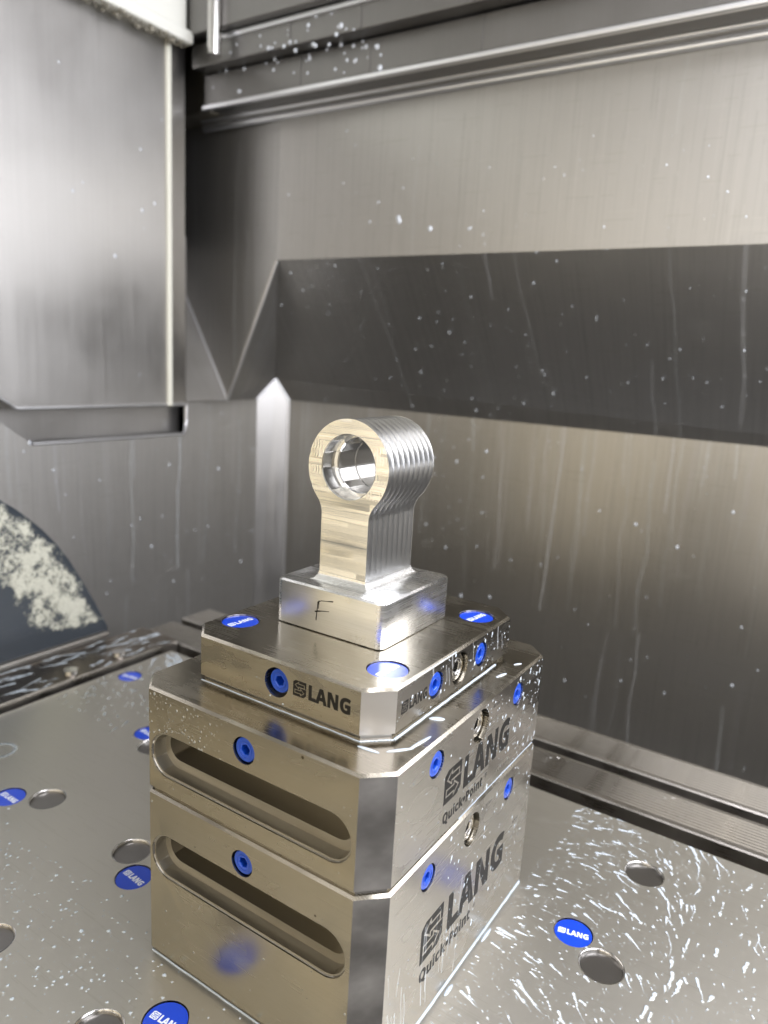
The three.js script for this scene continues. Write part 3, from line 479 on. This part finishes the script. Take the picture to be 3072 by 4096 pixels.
// ---------------------------------------------------------------- aluminium workpiece
const WP = tag(group('aluminium_workpiece'), 'milled aluminium eye with a bored ring on a square foot', 'workpiece');
const WX = -2.25, WZ = -4.1, WY = 193.25; WP.position.set(WX * mm, WY * mm, WZ * mm);
{
  const aluRough = dataTex(512, (k) => { const v = B8(70 + (S1[k] - 0.5) * 26 + (C1[k] - 0.5) * 24); return [255, v, 255]; }, false, [14, 14]);
  const alu = new THREE.MeshStandardMaterial({ name: 'milled_aluminium', color: new THREE.Color().setRGB(0.86, 0.86, 0.845), metalness: 1, roughness: 1, roughnessMap: aluRough, bumpMap: groundBump, bumpScale: 2e-6 });
  // face-milled front: bands of cutter marks across, arcs on the ring
  const MW = 700, MH = 1020, nTex = new Uint8Array(MW * MH * 4), oTex = new Uint8Array(MW * MH * 4); {   // 10 px per mm, row 0 at the bottom; each cutter pass leans a little
    const r = rng(502); let pass = [];
    for (let y = 0; y < MH;) { const fine = r() < 0.4, h = fine ? 2 + r() * 5 : 8 + r() * 34, big = (r() + r() - 1) * 0.15; pass.push({ y0: y, y1: y + h, ty: big, tx: (r() - 0.5) * 0.03, ro: 34 + r() * 34, x0: r() < 0.3 ? r() * MW * 0.5 : 0, x1: r() < 0.3 ? MW * (0.5 + r() * 0.5) : MW }); y += h; }
    const lines = []; for (let i = 0; i < MH; i++) lines.push((r() - 0.5) * 0.05 + (r() < 0.13 ? (r() - 0.5) * 0.34 : 0));
    let pi = 0; const rows = []; for (let j = 0; j < 40; j++) rows.push([r() * 30, 30 + r() * 30, r()]);
    for (let y = 0; y < MH; y++) { while (pi < pass.length - 1 && y >= pass[pi].y1) pi++; const p = pass[pi], q = pass[Math.max(0, pi - 1)], row = Math.floor(y / 48), [ox, rr, on] = rows[row % 40];
      for (let x = 0; x < MW; x++) { const inside = x >= p.x0 && x <= p.x1, src = inside ? p : q; let nx = src.tx, ny = src.ty + (inside ? lines[y] : lines[y] * 0.4), ro = src.ro; const mx = x / 10 - 35, my = y / 10 + 20;
        if (my > 77 && (mx < -11.5 || mx > 13) && on < 0.75) { const cx = (mx < 0 ? -30 : 8) * 10 + 350 + ox, cyy = row * 48 + 24, d = Math.hypot(x - cx, (y - cyy) * 1.2), w = Math.sin(d / 2.9 + row * 1.7), e = 0.5 + 0.5 * Math.sin(d / 23 + row * 2.1); nx += 0.11 * w * e; ny += 0.1 * w * e; }
        const i = (y * MW + x) * 4, l = 1 / Math.hypot(nx, ny, 1); nTex[i] = B8(127.5 + 127.5 * nx * l); nTex[i + 1] = B8(127.5 + 127.5 * ny * l); nTex[i + 2] = B8(127.5 + 127.5 * l); nTex[i + 3] = 255; oTex[i] = 255; oTex[i + 1] = B8(ro); oTex[i + 2] = 255; oTex[i + 3] = 255; } } }
  const raw = (d) => { const t = new THREE.DataTexture(d, MW, MH); t.magFilter = t.minFilter = THREE.LinearFilter; t.needsUpdate = true; return t; };
  const frontMat = new THREE.MeshStandardMaterial({ name: 'face_milled_aluminium', color: new THREE.Color().setRGB(0.85, 0.85, 0.83), metalness: 1, roughness: 1, roughnessMap: raw(oTex), normalMap: raw(nTex) });
  const penFace = new Face(74, 26.3, 14, 'rgb(226,226,222)', 66, 511); { const c = penFace.c; c.save(); c.scale(14, 14); c.strokeStyle = 'rgb(18,16,14)'; c.lineCap = 'round'; const X = (x) => x - WX + 37, Y = (y) => 26.3 - (y - WY);
    const line = (w, ...p) => { c.lineWidth = w; c.beginPath(); p.forEach(([x, y], i) => (i ? c.lineTo(X(x), Y(y)) : c.moveTo(X(x), Y(y)))); c.stroke(); };
    line(0.62, [-8.1, 211.4], [-8.9, 206], [-9.3, 200.5]); line(0.42, [-8.6, 211.2], [-8.7, 207], [-9.5, 201.2]); line(0.38, [-7.6, 211.2], [-7.9, 207.5]); line(0.36, [-8.6, 211], [-6, 212.4], [1.9, 213.4]); line(0.3, [-8, 211.9], [-2, 213], [2, 213.9]); line(0.62, [-10.2, 205.2], [-6.5, 206.2]); line(0.36, [-10.2, 205.5], [-4, 206.7], [-0.6, 207.3]); line(0.3, [-9, 206], [-3, 207]); c.restore(); }
  const penMat = penFace.material('marked_aluminium', 1e-5);
  // foot
  const fs = new THREE.Shape(), a = 37, cr = 4.6; fs.moveTo(-a + cr, -a); fs.lineTo(a - cr, -a); fs.absarc(a - cr, -a + cr, cr, -Math.PI / 2, 0, false); fs.lineTo(a, a - cr); fs.absarc(a - cr, a - cr, cr, 0, Math.PI / 2, false); fs.lineTo(-a + cr, a); fs.absarc(-a + cr, a - cr, cr, Math.PI / 2, Math.PI, false); fs.lineTo(-a, -a + cr); fs.absarc(-a + cr, -a + cr, cr, Math.PI, Math.PI * 1.5, false);
  const prof = fs.getPoints(8).slice(0, -1), ringAt = (i, y) => prof.map((q) => { const s = (a - i) / a; return V(q.x * s, y, -q.y * s); });
  const rings = [[0.6, 0], [0, 0.6], [0, 25.2], [1.1, 26.3]].map(([i, y]) => ringAt(i, y)), list = []; const n = prof.length;
  for (let k = 0; k < 3; k++) for (let i = 0; i < n; i++) { const j = (i + 1) % n; list.push([rings[k][i], rings[k][j], rings[k + 1][j]], [rings[k][i], rings[k + 1][j], rings[k + 1][i]]); }
  for (let i = 1; i + 1 < n; i++) list.push([rings[3][0], rings[3][i], rings[3][i + 1]], [rings[0][0], rings[0][i + 1], rings[0][i]]);
  mesh('square_foot', printable(soften(triGeo(list), 40), [{ test: (nn) => nn.z > 0.99, uv: (q) => [q.x / mm / 74 + 0.5, q.y / mm / 26.3] }]), [alu, penMat], WP);
  // eye: outline of ring and stem, extruded along z with scalloped cutter steps
  const cx = 0.9, cyy = 286 - WY, R = 27, hw = 16, y0 = 26.3, out = [];
  const rN = 14, dx = hw + rN, dyy = Math.sqrt((R + rN) ** 2 - (dx - 0) ** 2), ny = cyy - dyy;   // neck fillet centres at (+-dx, ny)
  const push = (x, y) => out.push(new THREE.Vector2(x, y));
  const steps = 70, thEnd = Math.atan2(-dyy, dx);   // tangent point on the ring
  for (let i = 0; i <= 10; i++) push(hw, y0 - 1 + (ny - y0 + 1) * i / 10);
  for (let i = 1; i <= 14; i++) { const t = Math.PI - (Math.PI - (Math.PI + thEnd)) * 0; const a0 = Math.PI, a1 = Math.PI + thEnd; const q = a0 + (a1 - a0) * i / 14; push(dx + Math.cos(q) * rN, ny + Math.sin(q) * rN); }
  for (let i = 1; i < steps; i++) { const q = thEnd + (Math.PI - 2 * thEnd) * i / steps; push(cx * Math.sin(Math.PI * i / steps) + Math.cos(q) * R, cyy + Math.sin(q) * R); }
  for (let i = 14; i >= 0; i--) { const a0 = Math.PI, a1 = Math.PI + thEnd, q = a0 + (a1 - a0) * i / 14; push(-(dx + Math.cos(q) * rN), ny + Math.sin(q) * rN); }
  for (let i = 9; i >= 0; i--) push(-hw, y0 - 1 + (ny - y0 + 1) * i / 10);
  const M = out.length, nrm = out.map((q, i) => { const p = out[(i + M - 1) % M], s = out[(i + 1) % M]; const t = s.clone().sub(p).normalize(); return new THREE.Vector2(t.y, -t.x); });
  nrm[0].set(1, 0); nrm[M - 1].set(-1, 0);
  const zA = 24, zBk = -24, NZ = 90, verts = [];
  for (let k = 0; k <= NZ; k++) { const z = zA + (zBk - zA) * k / NZ, s = ((zA - z) / 5.4) % 1, sc = -0.17 * (1 - (2 * s - 1) ** 2) ; verts.push(out.map((q, i) => { const flat = q.y < 36 ? 0.15 : (q.y < 37.5 ? 0.15 + 0.85 * (q.y - 36) / 1.5 : 1); const lift = q.y < 36 ? 0.25 : 0; const e = k === 0 || k === NZ ? -0.05 : sc * flat; return V(q.x + nrm[i].x * (e + lift), q.y + nrm[i].y * e, z); })); }
  const side = [], idx = []; for (const row of verts) for (const q of row) side.push(q.x * mm, q.y * mm, q.z * mm);
  for (let k = 0; k < NZ; k++) for (let i = 0; i < M - 1; i++) { const A = k * M + i, B = A + 1, C = A + M, D = C + 1; idx.push(A, C, B, B, C, D); }
  let sg = new THREE.BufferGeometry(); sg.setAttribute('position', new THREE.Float32BufferAttribute(side, 3)); sg.setIndex(idx); sg.computeVertexNormals(); { const q = sg.toNonIndexed(), nn = q.attributes.normal.clone(); sg = flatUV(q); sg.setAttribute('normal', nn); }
  mesh('eye_rim', sg, new THREE.MeshStandardMaterial({ name: 'side_milled_aluminium', color: new THREE.Color().setRGB(0.84, 0.85, 0.85), metalness: 1, roughness: 0.24 }), WP);
  const hx = 0.9, shape = (rr) => { const s = new THREE.Shape(out); const h = new THREE.Path(); h.absarc(hx * mm / mm, cyy + 0.6, rr, 0, Math.PI * 2, true); s.holes.push(h); return s; };
  const faceGeo = (rr, z, flip) => { const g = new THREE.ShapeGeometry(shape(rr), 48).scale(mm, mm, mm); if (flip) g.rotateY(0).scale(1, 1, 1); const q = g.toNonIndexed(), p = q.attributes.position, uv = q.attributes.uv; for (let i = 0; i < p.count; i++) { p.setZ(i, z * mm); uv.setXY(i, (p.getX(i) / mm + 35) / 70, (p.getY(i) / mm - 20) / 102); } if (flip) for (let i = 0; i < p.count; i += 3) { const x = p.getX(i), y = p.getY(i); p.setXY(i, p.getX(i + 1), p.getY(i + 1)); p.setXY(i + 1, x, y); } q.computeVertexNormals(); return q; };
  mesh('eye_face', faceGeo(18.2, zA, false), frontMat, WP); mesh('eye_face', faceGeo(15.2, zBk, true), alu, WP);
  // stepped bore with a retaining groove
  const bp = [[18.2, 0], [17.7, 0.5], [17.7, 11], [15.8, 11.3], [15.2, 12], [15.2, 27.5], [16, 27.7], [16, 28.9], [15.2, 29.1], [15.2, 48]];
  const bg = new THREE.LatheGeometry(bp.map(([r, z]) => new THREE.Vector2(r * mm, z * mm)), 96); bg.rotateX(-Math.PI / 2).translate(hx * mm, (cyy + 0.6) * mm, zA * mm);
  { const q = bg.toNonIndexed(); const gg = toCreasedNormals(q, 0.5); mesh('bore', gg, new THREE.MeshStandardMaterial({ name: 'bored_aluminium', color: new THREE.Color().setRGB(0.84, 0.84, 0.83), metalness: 1, roughness: 0.16, side: THREE.DoubleSide }), WP); }
  // fillet where the stem meets the foot
  const fr = 5, fl = []; const rect = (g, y) => [V(hw + g, y, zA + g), V(hw + g, y, zBk - g), V(-hw - g, y, zBk - g), V(-hw - g, y, zA + g)];
  const ringsF = []; for (let i = 0; i <= 8; i++) { const q = i / 8 * Math.PI / 2; ringsF.push(rect(fr * (1 - Math.sin(q)) + 0.26, y0 + 0.05 + fr * (1 - Math.cos(q)))); }
  for (let k = 0; k < 8; k++) for (let i = 0; i < 4; i++) { const j = (i + 1) % 4; fl.push([ringsF[k][i], ringsF[k][j], ringsF[k + 1][j]], [ringsF[k][i], ringsF[k + 1][j], ringsF[k + 1][i]]); }
  mesh('foot_fillet', soften(triGeo(fl), 40), alu, WP);
}

// ---------------------------------------------------------------- dark curved guard on the left
{
  const XG = -486, arc = [[430, 2505], [380, 2410], [330, 2325], [280, 2245], [225, 2175], [170, 2120], [115, 2075], [60, 2035], [0, 2000]].map(([u, v]) => at(u, v, 'x', XG));
  const b0 = at(430, 2530, 'x', XG), far = [V(XG, arc[8].y + 30, arc[8].z + 70), V(XG, arc[8].y + 36, 60), V(XG, arc[8].y, 160), V(XG, b0.y, 220)];
  const pts = [V(XG, b0.y, 220), b0, ...arc, ...far.slice(0, 3)];
  const z0 = b0.z, z1 = 220, yA = b0.y, yB = arc[8].y + 40, w = z1 - z0, h = yB - yA;
  const f = new Face(w, h, 4, 'rgb(58,64,71)', 70, 601); f.o.fillStyle = 'rgb(255,70,60)'; f.o.fillRect(0, 0, f.oc.width, f.oc.height);
  // pale speckled patch with a ragged outline, parallel to the rim
  const R9 = rng(88), n = 256, nz = cloud(n, 12, 61, 5), W = f.cc.width, H = f.cc.height, outer = arc.map((q) => [(q.z - z0) * 4, (yB - q.y) * 4]);
  const inner = [[195, 2455], [140, 2330], [75, 2240], [30, 2170], [0, 2120]].map(([u, v]) => at(u, v, 'x', XG)).map((q) => [(q.z - z0) * 4, (yB - q.y) * 4]);
  const near = (L, x, y) => { let best = 1e9; for (let i = 0; i + 1 < L.length; i++) { const [ax, ay] = L[i], [bx, by] = L[i + 1], dx = bx - ax, dy = by - ay, t = Math.max(0, Math.min(1, ((x - ax) * dx + (y - ay) * dy) / (dx * dx + dy * dy))); best = Math.min(best, Math.hypot(x - ax - dx * t, y - ay - dy * t)); } return best; };
  const foot = [[390, 2480], [195, 2520]].map(([u, v]) => at(u, v, 'x', XG)).map((q) => [(q.z - z0) * 4, (yB - q.y) * 4]);
  for (let y = 0; y < H; y += 2) for (let x = 0; x < W; x += 2) { const dO = near(outer, x, y), dI = near(inner, x, y), tot = dO / (dO + dI); if (dI > 420) continue;
    const side = (() => { const a = inner[0], b = inner[inner.length - 1]; return (b[0] - a[0]) * (y - a[1]) - (b[1] - a[1]) * (x - a[0]); })();
    const band = Math.min(dO - 26, 200); const fine = R9(); let v = nz[((y >> 1) % n) * n + (x >> 1) % n] * 1.5 + nz[((y * 2) % n) * n + (x * 2) % n] * 0.8 + fine * 0.5 - 1.45; v += Math.min(0.28, Math.min(band / 60, (250 - dO) / 110)); const yf = foot[0][1] + (foot[1][1] - foot[0][1]) * (x - foot[0][0]) / (foot[1][0] - foot[0][0]); v += Math.min(0, (yf - y) / 30); if (dO > 330) v = -1;
    if (v > 0) { const q = B8(96 + Math.min(1, v * 4) * 95 + fine * 40); f.c.fillStyle = `rgb(${q - 20},${q - 20},${q - 34})`; f.c.fillRect(x, y, 2, 2); f.o.fillStyle = 'rgb(255,190,0)'; f.o.fillRect(x, y, 2, 2); f.hh.fillStyle = `rgb(${B8(v * 300)},${B8(v * 300)},${B8(v * 300)})`; f.hh.fillRect(x, y, 2, 2); } }
  const g = tag(group('curved_guard'), 'dark curved guard plate with a ragged white speckled patch beside the table', 'guard');
  mesh('guard_plate', printable(sheet(pts, 8), [{ test: (nn) => nn.x > 0.9, uv: (q) => [(q.z / mm - z0) / w * -1 + 1, (q.y / mm - yA) / h] }]), [new THREE.MeshStandardMaterial({ name: 'dark_guard_edge', color: new THREE.Color().setRGB(0.03, 0.035, 0.042), roughness: 0.3, metalness: 0.5 }), (() => { const m = f.material('speckled_dark_plate', 8e-4); for (const t of [m.map, m.roughnessMap, m.bumpMap]) { t.wrapS = THREE.RepeatWrapping; t.repeat.x = -1; t.offset.x = 1; } return m; })()], g);
  mesh('bottom_trim', boxGeo(XG - 2, XG + 7, b0.y - 5, b0.y + 4, z0 + 2, 220, 2), new THREE.MeshStandardMaterial({ name: 'dull_trim_steel', color: new THREE.Color().setRGB(0.33, 0.31, 0.28), roughness: 0.4, metalness: 0.9 }), g);
}

// ---------------------------------------------------------------- coolant: drops on the walls and beads along joints
{
  const r = rng(900), dropGeo = new THREE.SphereGeometry(1, 10, 8), spots = [];
  const place = (u, v, axis, val, nx, ny, nz, s) => { const q = at(u, v, axis, val); spots.push([q, nx, ny, nz, s]); };
  for (let i = 0; i < 90; i++) { const u = 850 + r() * 690, low = r() < 0.45, yc = low ? 210 + r() * 170 - (u - 850) * 0.12 : 10 + r() * 200; place(u, yc, 'z', low ? ZC : ZC + 22, 0, 0, 1, 1.2 + r() * r() * 2.4); }
  for (let i = 0; i < 36; i++) place(1150 + r() * 1900, 520 + r() * 480, 'z', ZU, 0, 0, 1, 0.5 + r() * r() * 1.2);
  const sl = V(0, Y1 - Y2, ZB - ZU); const bn = V(0, sl.z, -sl.y).normalize(); if (bn.z < 0) bn.negate();
  for (let i = 0; i < 120; i++) { const t = r(), x = r() < 0.4 ? -420 + r() * 260 : -550 + r() * 700; spots.push([V(x, Y2 + (Y1 - Y2) * t, ZU + (ZB - ZU) * t), bn.x, bn.y, bn.z, 0.5 + r() * r() * 1.4]); }
  for (let i = 0; i < 95; i++) { const x = r() < 0.45 ? -380 + r() * 160 : -580 + r() * 760; spots.push([V(x, Y1 - r() * 420, ZB), 0, 0, 1, 0.8 + r() * r() * 2]); }
  for (let i = 0; i < 40; i++) spots.push([V(XL, Y1 - 20 - r() * 330, -170 - r() * 430), 1, 0, 0, 0.9 + r() * r() * 2]);
  for (let i = 0; i < 16; i++) spots.push([V(XC, cy + r() * 560, cz + 10 + r() * 200), 1, 0, 0, 1 + r() * 1.5]);
  for (const [u, v] of [[1593, 872], [1597, 885], [1720, 915]]) place(u, v, 'z', ZU, 0, 0, 1, 3);
  const dm = new THREE.MeshPhysicalMaterial({ name: 'coolant_drop', color: new THREE.Color().setRGB(0.55, 0.58, 0.62), roughness: 0.06, metalness: 0.1, clearcoat: 1, clearcoatRoughness: 0.03 });
  const im = new THREE.InstancedMesh(dropGeo, dm, spots.length), M4 = new THREE.Matrix4(), up = V(0, 0, 1);
  spots.forEach(([q, nx, ny, nz, s], i) => { const qn = new THREE.Quaternion().setFromUnitVectors(up, V(nx, ny, nz)); M4.compose(q.clone().multiplyScalar(mm), qn, V(s * mm, s * mm * 1.15, s * 0.6 * mm)); im.setMatrixAt(i, M4); });
  im.name = 'coolant_drops'; im.userData.kind = 'stuff'; im.userData.label = 'scattered coolant drops clinging to the enclosure walls'; im.castShadow = im.receiveShadow = true; scene.add(im);
  const beads = []; const add = (a, b, rad) => { const n = 26, pts = []; for (let i = 0; i <= n; i++) { const q = a.clone().lerp(b, i / n); q.x += (r() - 0.5) * 0.3; q.z += (r() - 0.5) * 0.3; pts.push(q.multiplyScalar(mm)); } const g = new THREE.TubeGeometry(new THREE.CatmullRomCurve3(pts), n * 2, rad * mm, 7); beads.push(g); };
  add(V(BW / 2 - 1, 0.3, BD / 2 - BC), V(BW / 2 - 1, 0.3, -BD / 2 + BC), 1.2); add(V(-BW / 2 + BC, 0.3, BD / 2 - 0.8), V(BW / 2 - BC, 0.3, BD / 2 - 0.8), 0.6);
  add(V(BW / 2 - 1.8, 104.5, BD / 2 - BC - 70), V(BW / 2 - 1.8, 104.5, -BD / 2 + BC), 0.45);
  const px = TX + TW / 2, pz = TZ + TD / 2; add(V(px - 0.6, 166.4, pz - TC), V(px - 0.6, 166.4, TZ - TD / 2 + TC + 16), 0.7); add(V(TX - TW / 2 + TC, 166.4, pz - 0.6), V(px - TC, 166.4, pz - 0.6), 0.35); add(V(px - TC, 166.4, pz - 0.6), V(px - 0.6, 166.4, pz - TC), 0.4);
  add(V(px - 0.5, 192.2, pz - TC - 2), V(px - 0.5, 192.2, pz - TC - 60), 0.35);
  for (const [x, y, z, a, b2, c, ry] of [[70.5, 166.3, 32, 4.2, 0.8, 1.8, 0.6], [72, 166.3, 70, 7, 0.5, 1, 0.9], [76, 166.3, 58, 9, 0.7, 1, 1.45], [74, 166.3, -40, 5, 0.6, 1, 1.3], [75, 166.3, -62, 3, 0.5, 0.8, 1], [60, 166.3, 79, 6, 0.5, 1.1, 0.1], [84.5, 0.2, 20, 1.2, 0.6, 5, 0], [84, 0.2, -30, 1.1, 0.6, 7, 0]]) { const g = new THREE.SphereGeometry(1, 16, 10).scale(a * mm, b2 * mm, c * mm); g.rotateY(ry); g.translate(x * mm, y * mm, z * mm); beads.push(g); }
  const o = mesh('coolant_beads', mergeGeometries(beads), milk); o.userData.kind = 'stuff'; o.userData.label = 'milky coolant beads lying along the joints of the stack';
}
renderer.render(scene, camera);
